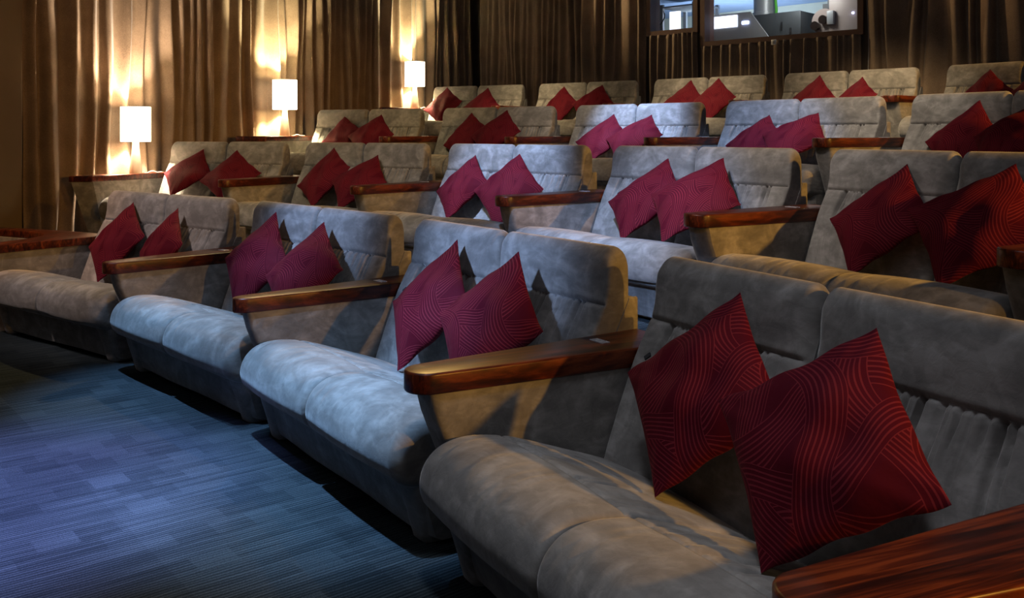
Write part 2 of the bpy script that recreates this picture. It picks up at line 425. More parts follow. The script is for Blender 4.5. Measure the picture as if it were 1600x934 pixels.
    # dark nosing strip along the step edge
Z_C = 4.6
wl = [lw(-.2, 0), lw(12.5, 0), lw(12.5, -.15), lw(-.2, -.15)]
struct(link('wall_left', prism(wl, 0, Z_C, WALLM)))
# back wall with two openings to the projection booth
def wallpiece(s0, s1, z0, z1): return prism([bw(s0, 0), bw(s1, 0), bw(s1, .15), bw(s0, .15)], z0, z1, WALLM)
SW0, SW1, SZ = 3.44, 4.12, 2.64       # small window
BW0, BW1, BZ = 4.27, 6.24, 2.45       # big window
ZT = 3.35
struct(link('wall_back', join([wallpiece(-.1, SW0, 0, Z_C), wallpiece(SW0, SW1, 0, SZ), wallpiece(SW0, SW1, ZT, Z_C), wallpiece(SW1, BW0, 0, Z_C),
      wallpiece(BW0, BW1, 0, BZ), wallpiece(BW0, BW1, ZT, Z_C), wallpiece(BW1, 12, 0, Z_C)])))
struct(link('ceiling', prism([(-12, -6), (9, -6), (9, 16), (-12, 16)], Z_C, Z_C+.1, CEILM)))
# brown panel wall end beside the left curtain
struct(link('trim_1', prism([lw(7.56, 0), lw(7.56, .10), lw(12.4, .10), lw(12.4, 0)], 0, Z_C, PANELM, .01, 2)))

# ------------------------------------------------------------------ curtains
def curtain(name, P, Dv, Nv, s0, s1, z0, z1, spacing, depth, seed, label, base=.06, gather=0.0):
    """pleated hanging cloth from s0 to s1 along direction Dv from point P; folds bulge along Nv"""
    rnd = random.Random(seed); knots = []; s = s0
    while s < s1:
        w_ = spacing*rnd.choice([.5, .7, .85, 1, 1, 1.3, 1.6]); knots.append((s, w_, depth*rnd.uniform(.55, 1.1), rnd.uniform(-.35, .35))); s += w_
    sc = (s1-s0)/(s-s0)
    nz = 26; cols = []
    for (k0, w_, dp, sk) in knots:
        m = max(8, int(w_/.012))
        for j in range(m):
            cols.append((s0+(k0-s0)*sc, w_*sc, dp, sk, j/m))
    cols.append((s1, .001, 0, 0, 0))
    ph = [rnd.uniform(0, 6.28) for _ in range(6)]
    vs = []; fs = []
    for (k0, w_, dp, sk, t) in cols:
        sm = k0+t*w_
        for iz in range(nz+1):
            f = iz/nz; z = z0+(z1-z0)*f
            bul = math.sin(math.pi*t)**(1.3 if sk > .12 else 3.4)
            wob = .018*math.sin(2.3*z+ph[0]+sm*5)+.012*math.sin(4.1*z+ph[1]+sm*9)
            d = base*.3+dp*bul*(1+.25*math.sin(1.7*z+ph[2]+k0*11))*(1-.25*f)
            ss = sm+sk*w_*bul*.6+wob*(1-f)*1.3
            ss = min(max(ss, s0-.01), s1+.01)
            p = P+Dv*ss+Nv*d
            vs.append((p[0], p[1], z))
    n = nz+1
    for c in range(len(cols)-1):
        for i in range(nz): fs.append((c*n+i, (c+1)*n+i, (c+1)*n+i+1, c*n+i+1))
    me = mesh_from(vs, fs, CURT)
    o = link(name, me)
    md = o.modifiers.new('thick', 'SOLIDIFY'); md.thickness = .004; md.offset = 0
    tag(o, label, 'curtain', 'brown pleated curtains around the hall')
    return o
curtain('curtain', C0+NL*.01, -DL, NL, .24, 7.52, .02, 4.5, .15, .115, 3, 'long brown velvet curtain with deep folds behind the three lit table lamps')
curtain('curtain', C0-NB*.01, DB, -NB, .20, 3.36, 1.08, 4.5, .17, .11, 7, 'brown pleated curtain between the room corner and the small projection window')
curtain('curtain', C0-NB*.01, DB, -NB, 3.42, 4.16, 1.08, SZ-.05, .10, .06, 11, 'short dark brown curtain hanging under the small projection window')
curtain('curtain', C0-NB*.01, DB, -NB, 4.22, 6.26, 1.08, BZ-.05, .14, .07, 12, 'wide short dark brown curtain hanging under the large projection window')
curtain('curtain', C0-NB*.01, DB, -NB, 6.33, 10.5, 1.08, 4.5, .19, .11, 13, 'tall dark brown curtain to the right of the large projection window')

# ------------------------------------------------------------------ projection windows and booth
def bbox_(s0, s1, t0, t1, z0, z1, mat, bev=0):
    return prism([bw(s0, t0), bw(s1, t0), bw(s1, t1), bw(s0, t1)], z0, z1, mat, bev, 2, smooth=bool(bev))
def window(name, s0, s1, z0, z1):
    e = link(name, None, loc=(*bw((s0+s1)/2, 0), z0)); e.empty_display_size = .1; struct(e)
    inv = Matrix.Translation(e.location).inverted()
    f = .055
    fr = join([bbox_(s0-f, s0+.01, -.05, .16, z0-f, z1+f, FRAMEM), bbox_(s1-.01, s1+f, -.05, .16, z0-f, z1+f, FRAMEM),
               bbox_(s0+.01, s1-.01, -.05, .16, z0-f, z0+.005, FRAMEM), bbox_(s0+.01, s1-.01, -.05, .16, z1, z1+f, FRAMEM)])
    fr.transform(inv); link('window_frame', fr, e)
    gl = bbox_(s0, s1, .06, .066, z0, z1, GLASS); gl.transform(inv); link('window_pane', gl, e)
    return e
window('window_1', SW0, SW1, SZ, ZT)
window('window_2', BW0, BW1, BZ, ZT)
# booth room
BT = 2.7
struct(link('wall_booth_back', bbox_(1.4, 7.6, BT, BT+.1, 1.7, 3.2, BOOTHW)))
struct(link('wall_booth_left', bbox_(1.3, 1.4, .16, BT, 1.7, 3.2, BOOTHW)))
struct(link('wall_booth_right', bbox_(7.6, 7.7, .16, BT, 1.7, 3.2, BOOTHW)))
struct(link('floor', bbox_(1.3, 7.7, .16, BT+.1, 1.6, 1.7, DGREY)))
struct(link('ceiling', bbox_(1.3, 7.7, .16, BT+.1, 3.2, 3.3, BOOTHC)))
lb = bpy.data.lights.new('booth_light', 'AREA'); lbo = bpy.data.objects.new('booth_light', lb); COL.objects.link(lbo)
lb.energy = 45; lb.color = (.72, .84, 1.0); lb.shape = 'RECTANGLE'; lb.size = .9; lb.size_y = .5
lbo.location = (*bw(3.6, 1.5), 2.0); lbo.rotation_euler = (math.pi, 0, 0)
lb2 = bpy.data.lights.new('booth_light', 'POINT'); lb2o = bpy.data.objects.new('booth_light', lb2); COL.objects.link(lb2o)
lb2.energy = 15; lb2.color = (.95, .92, .85); lb2.shadow_soft_size = .15; lb2o.location = (*bw(5.35, .22), 3.1)  # added point light that brightens the film projector

def thing(name, loc, label, cat, group=None, rz=None):
    e = link(name, None, loc=loc, rz=rz); e.empty_display_size = .1
    tag(e, label, cat, group); return e
def wpart(name, me, e):
    me.transform(e.matrix_basis.inverted()); return link(name, me, e)
# digital projector
e = thing('cinema_projector', (*bw(4.8, .9), 1.7), 'dark grey box-shaped cinema projector behind the large projection window', 'projector')
side = lambda s0, s1, t0, t1, z0, z1, m, b=0: bbox_(s0, s1, t0, t1, z0, z1, m, b)
wpart('body', prism([bw(4.30, .50), bw(5.27, .50), bw(5.20, 1.35), bw(3.95, 1.35)], 2.22, 2.80, DGREY, .012, 2, smooth=True), e)
wpart('pedestal', side(4.4, 5.1, .60, 1.25, 1.70, 2.22, DGREY), e)
wpart('glowing_panel', side(4.08, 4.44, .425, .44, 2.665, 2.815, SCREENM), e)  # rectangle with its own glow in front of the plate
fpv = [(4.02, 2.50), (4.88, 2.50), (4.62, 2.84), (4.02, 2.84)]
vs_ = [(*bw(q[0], t_), q[1]) for t_ in (.44, .46) for q in fpv]
fp = mesh_from(vs_, [(3, 2, 1, 0), (4, 5, 6, 7), (0, 1, 5, 4), (1, 2, 6, 5), (2, 3, 7, 6), (3, 0, 4, 7)], LGREY, False); fix_normals(fp)
wpart('front_plate', fp, e)
wpart('status_light', side(4.51, 4.60, .428, .438, 2.69, 2.725, LED_GLINT), e)
wpart('vent_slot', side(5.02, 5.03, .485, .50, 2.58, 2.68, BLACKM), e); wpart('vent_slot', side(5.13, 5.15, .485, .50, 2.48, 2.60, BLACKM), e)
duct = lathe([(.15, 2.80), (.15, 2.88), (.135, 2.885), (.135, 3.2)], LGREY, 32, cen=bw(4.52, .95)); wpart('exhaust_duct', duct, e)
g = bw(4.71, .90)
wpart('green_earth_cable', tube([(g[0], g[1], 2.8), (g[0]+.01, g[1], 2.9), (g[0], g[1]+.01, 3.05), (g[0], g[1], 3.2)], .018, GREEN), e)
# film projector with turret
e = thing('film_projector', (*bw(5.7, .8), 1.7), 'beige film projector with round lens turret at the right of the large projection window', 'projector')
wpart('body', side(5.60, 6.05, .55, 1.15, 1.95, 3.08, BEIGE, .01), e)
wpart('stand', side(5.66, 5.98, .65, 1.05, 1.70, 1.95, DGREY), e)
def disc_part(name, s, t0, t1, z, r, mat, e_, n=40):
    c0 = Vector((*bw(s, t0), z)); c1 = Vector((*bw(s, t1), z)); ax = Vector((*DB, 0)); up = Vector((0, 0, 1))
    vs = []; fs = []
    for c in (c0, c1):
        for k in range(n):
            a = 2*math.pi*k/n; vs.append(c+ax*r*math.cos(a)+up*r*math.sin(a))
    for k in range(n): fs.append((k, (k+1) % n, n+(k+1) % n, n+k))
    fs.append(tuple(range(n))[::-1]); fs.append(tuple(range(n, 2*n)))
    me = mesh_from(vs, fs, mat, False); fix_normals(me); return wpart(name, me, e_)
disc_part('lens_turret', 5.535, .56, .66, 2.645, .155, BEIGE, e)
disc_part('lens', 5.445, .50, .56, 2.60, .052, LENSM, e); disc_part('lens', 5.545, .50, .56, 2.665, .052, LENSM, e)
wpart('gate_block', side(5.60, 5.68, .50, .55, 2.60, 2.76, LGREY, .004), e)
wpart('upper_bracket', join([side(5.50, 5.60, .60, .75, 2.80, 2.86, DGREY), side(5.56, 5.62, .60, .75, 2.86, 2.96, DGREY)]), e)
disc_part('reflection_glint', 5.90, .535, .55, 2.715, .012, LED_GLINT, e)  # small glowing disc standing in for a bright reflection
# open rack seen through the small window
e = thing('equipment_rack', (*bw(3.2, 1.0), 1.7), 'open steel equipment rack behind the small projection window', 'rack')
for s_ in (3.05, 3.58):
    wpart('upright', join([side(s_, s_+.05, .70, .74, 1.7, 3.1, LGREY), side(s_, s_+.05, 1.25, 1.29, 1.7, 3.1, LGREY)]), e)
for z_ in (2.05, 2.55, 3.05):
    wpart('shelf', side(3.05, 3.63, .70, 1.29, z_, z_+.02, LGREY), e)
wpart('lit_screen', side(3.17, 3.33, .76, .80, 2.72, 3.0, SCREENM), e)
cb = [(*bw(3.06+.10*math.sin(a*2.2), .66), 2.80+.2*a) for a in np.linspace(0, 1, 10)]
wpart('cable', tube(cb, .008, BLACKM, 6), e)
tagw = thing('light_switch', (*bw(5.264, -.115), 2.35), 'small white square switch on the curtain under the large projection window', 'switch')
wpart('plate', bbox_(5.235, 5.293, -.125, -.105, 2.345, 2.405, PAPER, .004), tagw)
wpart('button', bbox_(5.252, 5.276, -.131, -.125, 2.36, 2.39, WHITEM, .002), tagw)

# ------------------------------------------------------------------ sofa prototype
rs = random.Random(5)
BACKP = dense_profile([(.62, .20), (.635, .27), (.675, .38), (.715, .48), (.757, .58), (.808, .675), (.826, .712), (.838, .76), (.842, .82),
                       (.852, .87), (.885, .903), (.925, .893), (.942, .85), (.945, .75), (.946, .60), (.945, .40), (.93, .24), (.80, .17), (.68, .165)], 260)
SEATP = dense_profile([(.655, .235), (.60, .27), (.45, .325), (.30, .378), (.22, .400), (.12, .412), (.045, .400), (-.005, .365), (-.03, .315),
                       (-.028, .262), (.0, .218), (.06, .195), (.20, .185), (.45, .17), (.62, .17), (.665, .19)], 200)
def make_pleats(n, lo, hi, seed):
    r_ = random.Random(seed); return [(r_.uniform(lo, hi), r_.uniform(.005, .010), r_.uniform(.35, 1.0), r_.uniform(.05, .22)) for _ in range(n)]
def back_disp(x0, x1, seed):
    w_ = x1-x0; c = (x0+x1)/2
    pl = make_pleats(26, x0+.14*w_, x1-.14*w_, seed)
    def f(x, v, z, nv, nz):
        if nv > .2: return 0                       # rear faces stay plain
        o = 0
        o -= .014*math.exp(-((z-.700)/.006)**2)    # seam under the head bolster
        o += .012*math.exp(-((z-.77)/.06)**2)*(1-abs((x-c)/(w_/2))**4)
        if z < .70:
            fall = .70-z
            for (px, pw, pa, pl_) in pl:
                if fall < pl_*1.6:
                    k = math.exp(-(fall/pl_)**2)*pa
                    px2 = px+(px-c)*fall*.35
                    o -= .018*k*math.exp(-((x-px2)/pw)**2)
            if z > .3: o += .010*(1-((x-c)/(w_/2))**2)*math.exp(-((z-.52)/.12)**2)
        return o
    return f
def seat_disp(x0, x1, seed):
    w_ = x1-x0; c = (x0+x1)/2; r_ = random.Random(seed)
    pl = [(r_.uniform(x0+.06, x1-.06), r_.uniform(.006, .012), r_.uniform(.4, 1.0), r_.uniform(.08, .26), r_.uniform(-.3, .3)) for _ in range(18)]
    fr = [(r_.uniform(x0+.05, x1-.05), r_.uniform(.010, .022), r_.uniform(.3, 1.0), r_.uniform(-.15, .15)) for _ in range(10)]
    def f(x, v, z, nv, nz):
        if nz < -.5: return 0
        o = 0
        if nz > .3:
            o -= .012*math.exp(-((v-.235)/.006)**2)
            if v > .235:
                for (px, pw, pa, ln, sl) in pl:
                    k = math.exp(-((v-.235)/ln)**2)*pa
                    o -= .0065*k*math.exp(-((x-px-sl*(v-.235))/pw)**2)
        if v < .235:
            a = (.235-v)+(.41-z)
            for (px, pw, pa, sl) in fr:
                o -= .0035*pa*math.exp(-((x-px-sl*a)/pw)**2)*math.exp(-((a-.2)/.14)**2)
        o += .012*(1-((x-c)/(w_/2))**2)
        return o
    return f
H = W2-.004
def round_top(me, xo, xi, r=.045, ri=.042):
    """soften the upper outer corner and, less, the inner one, seen from the front"""
    for v in me.vertices:
        for xe, rr in ((xo, r), (xi, ri)):
            d_ = abs(v.co.x-xe)
            if d_ < rr and v.co.z > .80:
                t_ = 1-d_/rr; v.co.z -= rr*(1-math.sqrt(max(0, 1-t_*t_)))*min(1, (v.co.z-.80)/.08)
    return me
ME_BACK = [round_top(extrude_profile(BACKP, -H, -.003, 150, .014, back_disp(-H, -.003, 1), SUEDE, .042), -H, -.003),
           round_top(extrude_profile(BACKP, .003, H, 150, .042, back_disp(.003, H, 2), SUEDE, .014), H, .003)]
ME_SEAT = [extrude_profile(SEATP, -H, -.0006, 130, .045, seat_disp(-H, -.003, 3), SUEDE, .022),
           extrude_profile(SEATP, .0006, H, 130, .022, seat_disp(.003, H, 4), SUEDE, .045)]
def apron_mesh():
    # upholstered front panel, bows slightly inward at the right and left ends
    prof = [(.05, .205), (.065, .15), (.085, .08), (.102, .030), (.125, .018), (.60, .018), (.60, .18), (.20, .205)]
    vs = []; fs = []; xs = np.linspace(-H+.01, H-.01, 28); n = len(prof)
    for x in xs:
        k = abs(x)/H; inn = .02*max(0, (k-.9)/.1)
        for (v, z) in prof: vs.append((x, v+(inn if v < .2 else 0)+.004*math.sin(x*9), z))
    for j in range(len(xs)-1):
        for i in range(n): fs.append((j*n+i, j*n+(i+1) % n, (j+1)*n+(i+1) % n, (j+1)*n+i))
    fs.append(tuple(range(n))); fs.append(tuple((len(xs)-1)*n+i for i in range(n))[::-1])
    me = mesh_from(vs, fs, SUEDE); fix_normals(me); me.set_sharp_from_angle(angle=math.radians(40)); return me
ME_APRON = apron_mesh()
def foot_mesh(sgn):
    # padded front leg, wider at the top, tapering down to the floor
    bm = bmesh.new(); rings = []
    for z, wo, wi, v0 in ((.215, .0, .20, .040), (.15, .004, .175, .058), (.09, .016, .155, .075), (.035, .03, .145, .088), (.008, .036, .138, .095), (0, .045, .13, .105)):
        a = sgn*(H-.004-wo); b = sgn*(H-wi); v1 = v0+.16
        cx = (a+b)/2; hw = abs(a-b)/2; cv = (v0+v1)/2; hv = (v1-v0)/2; ring = []
        for k in range(24):
            an = 2*math.pi*k/24; ex = 4.0
            cs, sn = math.cos(an), math.sin(an)
            ring.append(bm.verts.new((cx+hw*math.copysign(abs(cs)**(2/ex), cs), cv+hv*math.copysign(abs(sn)**(2/ex), sn), z)))
        rings.append(ring)
    for r0, r1 in zip(rings, rings[1:]):
        for k in range(24): bm.faces.new((r0[k], r0[(k+1) % 24], r1[(k+1) % 24], r1[k]))
    bm.faces.new(rings[0]); bm.faces.new(rings[-1][::-1])
    bmesh.ops.recalc_face_normals(bm, faces=bm.faces)
    me = bpy.data.meshes.new('m'); bm.to_mesh(me); bm.free(); me.materials.append(SUEDE)
    for p in me.polygons: p.use_smooth = True
    me.set_sharp_from_angle(angle=math.radians(50)); return me
ME_FOOT = [foot_mesh(-1), foot_mesh(1)]
def shell_mesh():
    # padded shell behind the cushions with a slanted front edge, seen from the side as a wedge
    prof = [(.875, .60), (.938, .715), (.985, .715), (.99, .02), (.80, .02), (.80, .16), (.90, .30)]
    sides = []
    for x0, x1 in ((-H-.003, -H+.012), (H-.012, H+.003)):
        bm = bmesh.new(); lo = [bm.verts.new((x0, v, z)) for v, z in prof]; hi = [bm.verts.new((x1, v, z)) for v, z in prof]; n = len(prof)
        bm.faces.new(lo); bm.faces.new(hi[::-1])
        for i in range(n): bm.faces.new((lo[i], lo[(i+1) % n], hi[(i+1) % n], hi[i]))
        bmesh.ops.recalc_face_normals(bm, faces=bm.faces)
        es = [e_ for e_ in bm.edges if e_.calc_face_angle(0) > .6]
        bmesh.ops.bevel(bm, geom=es, offset=.004, segments=2, affect='EDGES')
        me = bpy.data.meshes.new('m'); bm.to_mesh(me); bm.free(); me.materials.append(SUEDE); sides.append(me)
    sides.append(box(-H+.012, H-.012, .955, .988, .02, .712, SUEDE, .006))
    return join(sides)
ME_SHELL = shell_mesh()
sofa0 = link('sofa', None); sofa0.empty_display_size = .2
for i in (0, 1): link('back_cushion', ME_BACK[i], sofa0)
for i in (0, 1): link('seat_cushion', ME_SEAT[i], sofa0)
link('base', ME_APRON, sofa0); link('back_shell', ME_SHELL, sofa0)
for i in (0, 1): link('leg', ME_FOOT[i], sofa0)
def copy_tree(o, parent=None):
    c = o.copy(); COL.objects.link(c)
    if parent: c.parent = parent
    for ch in [x for x in PROTO_CH.get(o.name, [])]: copy_tree(ch, c)
    return c
PROTO_CH = {sofa0.name: list(sofa0.children)}
DESC = {
 (0,0): 'grey-brown suede sofa at the left end of the front row beside the C-shaped table',
 (0,1): 'grey suede sofa in the front row, second from the left, under cool light',
 (0,2): 'blue-lit suede sofa in the front row, third from left, its right side lit amber',
 (0,3): 'nearest large grey suede sofa at the right end of the front row',
 (1,0): 'suede sofa at the left end of the second row beside the nearest lamp',
 (1,1): 'brownish suede sofa in the second row, second from the left',
 (1,2): 'suede sofa in the middle of the second row with bright bluish right half',
 (1,3): 'suede sofa in the second row, fourth from the left, with amber-lit right side',
 (1,4): 'large grey suede sofa at the right end of the second row, cut off',
 (2,0): 'yellow-lit suede sofa at the left end of the third row beside the middle lamp',
 (2,1): 'beige suede sofa in the third row, second from the left',
 (2,2): 'bluish white suede sofa in the middle of the third row',
 (2,3): 'suede sofa in the third row, fourth from the left, with gold-lit right side',
 (2,4): 'suede sofa at the right end of the third row, cut off',
 (3,0): 'bright yellow-lit suede sofa at the left of the back row beside the farthest lamp',
 (3,1): 'tan suede sofa in the back row, second from the left',
 (3,2): 'tan suede sofa in the back row below the small projection window',
 (3,3): 'tan suede sofa in the back row below the large projection window',
 (3,4): 'tan suede sofa at the right end of the back row, cut off'}
first = True
for r in range(4):
    for i, (x, y, th) in enumerate(ROWS[r]):
        o = sofa0 if first else copy_tree(sofa0)
        first = False
        o.location = (x, y, ZR[r]); o.rotation_euler = (0, 0, th)
        tag(o, DESC[(r, i)], 'sofa', 'sofas of the %s row' % ORD[r])

# ------------------------------------------------------------------ wedge armrests between the sofas
def arm_outline(gl, gr, y0, y1, grow, n=14):
    """plan of the wedge between two neighbouring sofas; gl/gr = (offset at the tip, slope) of its left and right edges"""
    L = lambda y: gl[0]-grow-y*gl[1]
    R = lambda y: gr[0]+grow+y*gr[1]
    yc = y0+.07; cx = (L(yc)+R(yc))/2; hx = (R(yc)-L(yc))/2
    pts = [(cx+hx*math.cos(math.pi+math.pi*j/n), yc+.07*math.sin(math.pi+math.pi*j/n)) for j in range(n+1)]
    return pts+[(R(y1), y1), (L(y1), y1)]
def arm_body(gl, gr):
    sec = [(.535, .015, .004), (.46, .035, .005), (.36, .075, .006), (.26, .115, .008), (.16, .155, .010), (.06, .185, .012), (0, .195, .014)]
    bm = bmesh.new(); rings = []
    for z, v0, inn in sec:
        L = lambda y: gl[0]+inn-y*gl[1]
        R = lambda y: gr[0]-inn+y*gr[1]
        ring = []; Lf, Rf = L(v0), R(v0)
        for j in range(9):
            a = math.pi+math.pi*j/8
            cx = (Lf+Rf)/2; hx = (Rf-Lf)/2; cs, sn = math.cos(a), math.sin(a)
            ring.append(bm.verts.new((cx+hx*math.copysign(abs(cs)**.6, cs), v0+.035-.035*abs(sn)**.6, z)))
        ring.append(bm.verts.new((R(.96), .96, z))); ring.append(bm.verts.new((L(.96), .96, z)))
        rings.append(ring)
    n = len(rings[0])
    for r0, r1 in zip(rings, rings[1:]):
        for k in range(n): bm.faces.new((r0[k], r0[(k+1) % n], r1[(k+1) % n], r1[k]))
    bm.faces.new(rings[0]); bm.faces.new(rings[-1][::-1])
    bmesh.ops.recalc_face_normals(bm, faces=bm.faces)
    me = bpy.data.meshes.new('m'); bm.to_mesh(me); bm.free(); me.materials.append(SUEDE)
    for p in me.polygons: p.use_smooth = True
    me.set_sharp_from_angle(angle=math.radians(40)); return me
def plate_mesh():
    # small chrome seat number plate: a rim with raised bars
    ms = [box(-.036, .036, -.002, .003, 0, .003, CHROME), box(-.036, .036, .027, .032, 0, .003, CHROME)]
    for x0, w_ in ((-.034, .008), (-.020, .012), (-.003, .006), (.008, .012), (.026, .007)):
        ms.append(box(x0, x0+w_, .005, .025, 0, .003, CHROME))
    return join(ms)
ME_PLATE = plate_mesh()
ARM_DESC = {
 (0,1): 'wooden-topped suede armrest between the first and second sofas of the front row',
 (0,2): 'wooden-topped suede armrest between the second and third sofas of the front row',
 (0,3): 'large wooden-topped armrest with amber-lit side between the third and nearest front sofas',
 (0,4): 'nearest reddish wooden-topped armrest at the bottom right corner of the picture'}
for r in range(4):
    R_ = ROWS[r]; T = TIPS[r]
    for i in range(1, len(T)):
        thl = R_[i-1][2]; thr = R_[i][2] if i < len(R_) else thl-.148
        th = (thl+thr)/2; half = (thl-thr)/2
        x, y = T[i]
        lab = ARM_DESC.get((r, i))
        if not lab:
            if i < len(R_): lab = 'wooden-topped suede armrest between the %s and %s sofas of the %s row' % (NTH[i-1], NTH[i], ORD[r])
            else: lab = 'wooden-topped suede armrest cut by the right picture edge at the end of the second row'
        e = thing('armrest', (x, y, ZR[r]), lab, 'armrest', 'wedge armrests of the %s row' % ORD[r], rz=th)
        inv = Matrix.Rotation(-th, 2)
        cl = R_[i-1]; pl_ = inv @ (Vector((cl[0]+math.cos(thl)*W2, cl[1]+math.sin(thl)*W2))-Vector((x, y)))
        tl = math.tan(thl-th)
        gl = (pl_.x+pl_.y*tl, tl)
        if i < len(R_):
            cr = R_[i]; pr_ = inv @ (Vector((cr[0]-math.cos(thr)*W2, cr[1]-math.sin(thr)*W2))-Vector((x, y)))
            tr = math.tan(th-thr); gr = (pr_.x-pr_.y*tr, tr)
        else: gr = (HW, math.tan(th-thr))
        link('padded_body', arm_body(gl, gr), e)
        link('wooden_top', prism(arm_outline(gl, gr, -.035, .97, .0005), .535, .60, WOOD, .008, 3, smooth=True), e)
        p = link('seat_number_plate', ME_PLATE, e); p.location = (.0, .70, .6002)

# ------------------------------------------------------------------ end tables by the left wall
def end_table(r, outline, shrink_c, lab):
    zt = .60
    c = np.mean(np.array(outline), 0)
    e = thing('end_table', (float(c[0]), float(c[1]), ZR[r]), lab, 'side table', 'wooden-topped end tables along the left wall')
    loc = [(float(px-c[0]), float(py-c[1])) for px, py in outline]
    link('wooden_top', prism(loc, .545, .60, WOOD, .008, 3, smooth=True), e)
    top = [(px*.95, py*.95) for px, py in loc]
    sx, sy = shrink_c[0]-c[0], shrink_c[1]-c[1]
    bot = [(sx+(px-sx)*.60, sy+(py-sy)*.80) for px, py in top]
    link('padded_body', prism(bot, 0, .545, SUEDE, .0, 3, poly2=top), e)
    return e
end_table(1, [(-3.825, 8.44), (-3.63, 8.48), (-3.20, 9.31), (-3.31, 9.36), (-3.80, 8.60)], (-3.45, 8.95), 'padded end table with wooden top carrying the nearest lamp')
end_table(2, [(-2.79, 10.16), (-2.475, 10.195), (-2.05, 11.03), (-2.26, 11.08), (-2.79, 10.26)], (-2.38, 10.65), 'padded end table with wooden top carrying the middle lamp')
end_table(3, [(-1.48, 12.34), (-1.31, 12.36), (-.86, 13.12), (-1.01, 13.13), (-1.50, 12.40)], (-1.15, 12.75), 'padded end table with wooden top carrying the farthest lamp')
# front row end console: C-shaped wooden top around an opening
out = [(-3.345, 6.133), (-2.87, 6.757), (-2.90, 6.95), (-3.28, 7.17), (-3.83, 7.40), (-4.0, 7.42), (-4.0, 7.30), (-3.83, 7.26), (-3.484, 7.08), (-3.33, 6.94),
       (-3.277, 6.81), (-3.29, 6.62), (-3.373, 6.41), (-3.50, 6.20), (-3.56, 6.0), (-3.53, 5.88), (-3.47, 5.87)]
e = thing('end_table', (-3.3, 6.7, 0), 'front row end table at the left edge, C-shaped wooden top around an opening', 'side table', 'wooden-topped end tables along the left wall')
ol = [(a+3.3, b-6.7) for a, b in out]
link('wooden_top', prism(ol, .520, .575, WOOD, .006, 3, smooth=True), e)
bl = [(a*.96-.01, b*.97) for a, b in ol]
link('padded_body', prism(bl, 0, .520, SUEDE), e)
tub = prism([(-.65, .50), (-.22, .34), (-.03, .20), (-.04, -.04), (-.13, -.26), (-.28, -.5), (-.7, -.5)], 0, .44, SUEDE, .03, 3, smooth=True)
link('inner_cushion', tub, e)

# ------------------------------------------------------------------ table lamps
def lamp(x, y, z, lab, color, power):
    e = thing('table_lamp', (x, y, z), lab, 'lamp', 'white table lamps along the left wall')
    link('lamp_base', lathe([(.058, 0), (.060, .008), (.053, .08), (.044, .16), (.034, .24), (.030, .28), (.030, .32)], LBASE), e)
    # open drum shade with thickness
    n = 48; vs = []; fs = []
    for (rr, z_) in ((.139, .305), (.139, .64), (.134, .64), (.134, .305)):
        for k in range(n):
            a = 2*math.pi*k/n; vs.append((rr*math.cos(a), rr*math.sin(a), z_))
    for j in range(4):
        for k in range(n): fs.append((j*n+k, j*n+(k+1) % n, ((j+1) % 4)*n+(k+1) % n, ((j+1) % 4)*n+k))
    me = mesh_from(vs, fs, SHADE); fix_normals(me); me.set_sharp_from_angle(angle=math.radians(40)); link('lamp_shade', me, e)
    ring = [tube([(0, 0, .32), (0, 0, .42)], .014, LBASE, 12), tube([(-.136, 0, .34), (.136, 0, .34)], .002, CHROME, 6), tube([(0, -.136, .34), (0, .136, .34)], .002, CHROME, 6)]
    link('bulb_holder', join(ring), e)
    l = bpy.data.lights.new('lamp_bulb', 'POINT'); lo = bpy.data.objects.new('lamp_bulb', l); COL.objects.link(lo); lo.parent = e
    lo.location = (0, 0, .47); l.energy = power; l.color = color; l.shadow_soft_size = .03
    return e
LAMPS = [(-3.431, 9.0, ZR[1]+.60, 'nearest white drum-shade table lamp, on the second row end table', (1.0, .80, .58), 210),
         (-2.374, 10.70, ZR[2]+.60, 'middle white drum-shade table lamp, on the third row end table', (1.0, .86, .50), 260),
         (-1.07, 12.90, ZR[3]+.60, 'farthest white drum-shade table lamp, on the back row end table', (1.0, .86, .50), 300)]
for L_ in LAMPS: lamp(*L_)
for (x, y, z, *_), lab in zip(LAMPS, ('white cable lying behind the nearest lamp', 'white cable lying beside the middle lamp', 'white cable lying beside the farthest lamp')):
    pts = [(x+.072+.03*k*.6, y+.03+.035*k, z+.0045+(.012 if k in (2, 3) else 0)) for k in range(7)]
    tag(link('lamp_cable', tube(pts, .004, CABLE, 8)), lab, 'cable', 'lamp cables on the end tables')

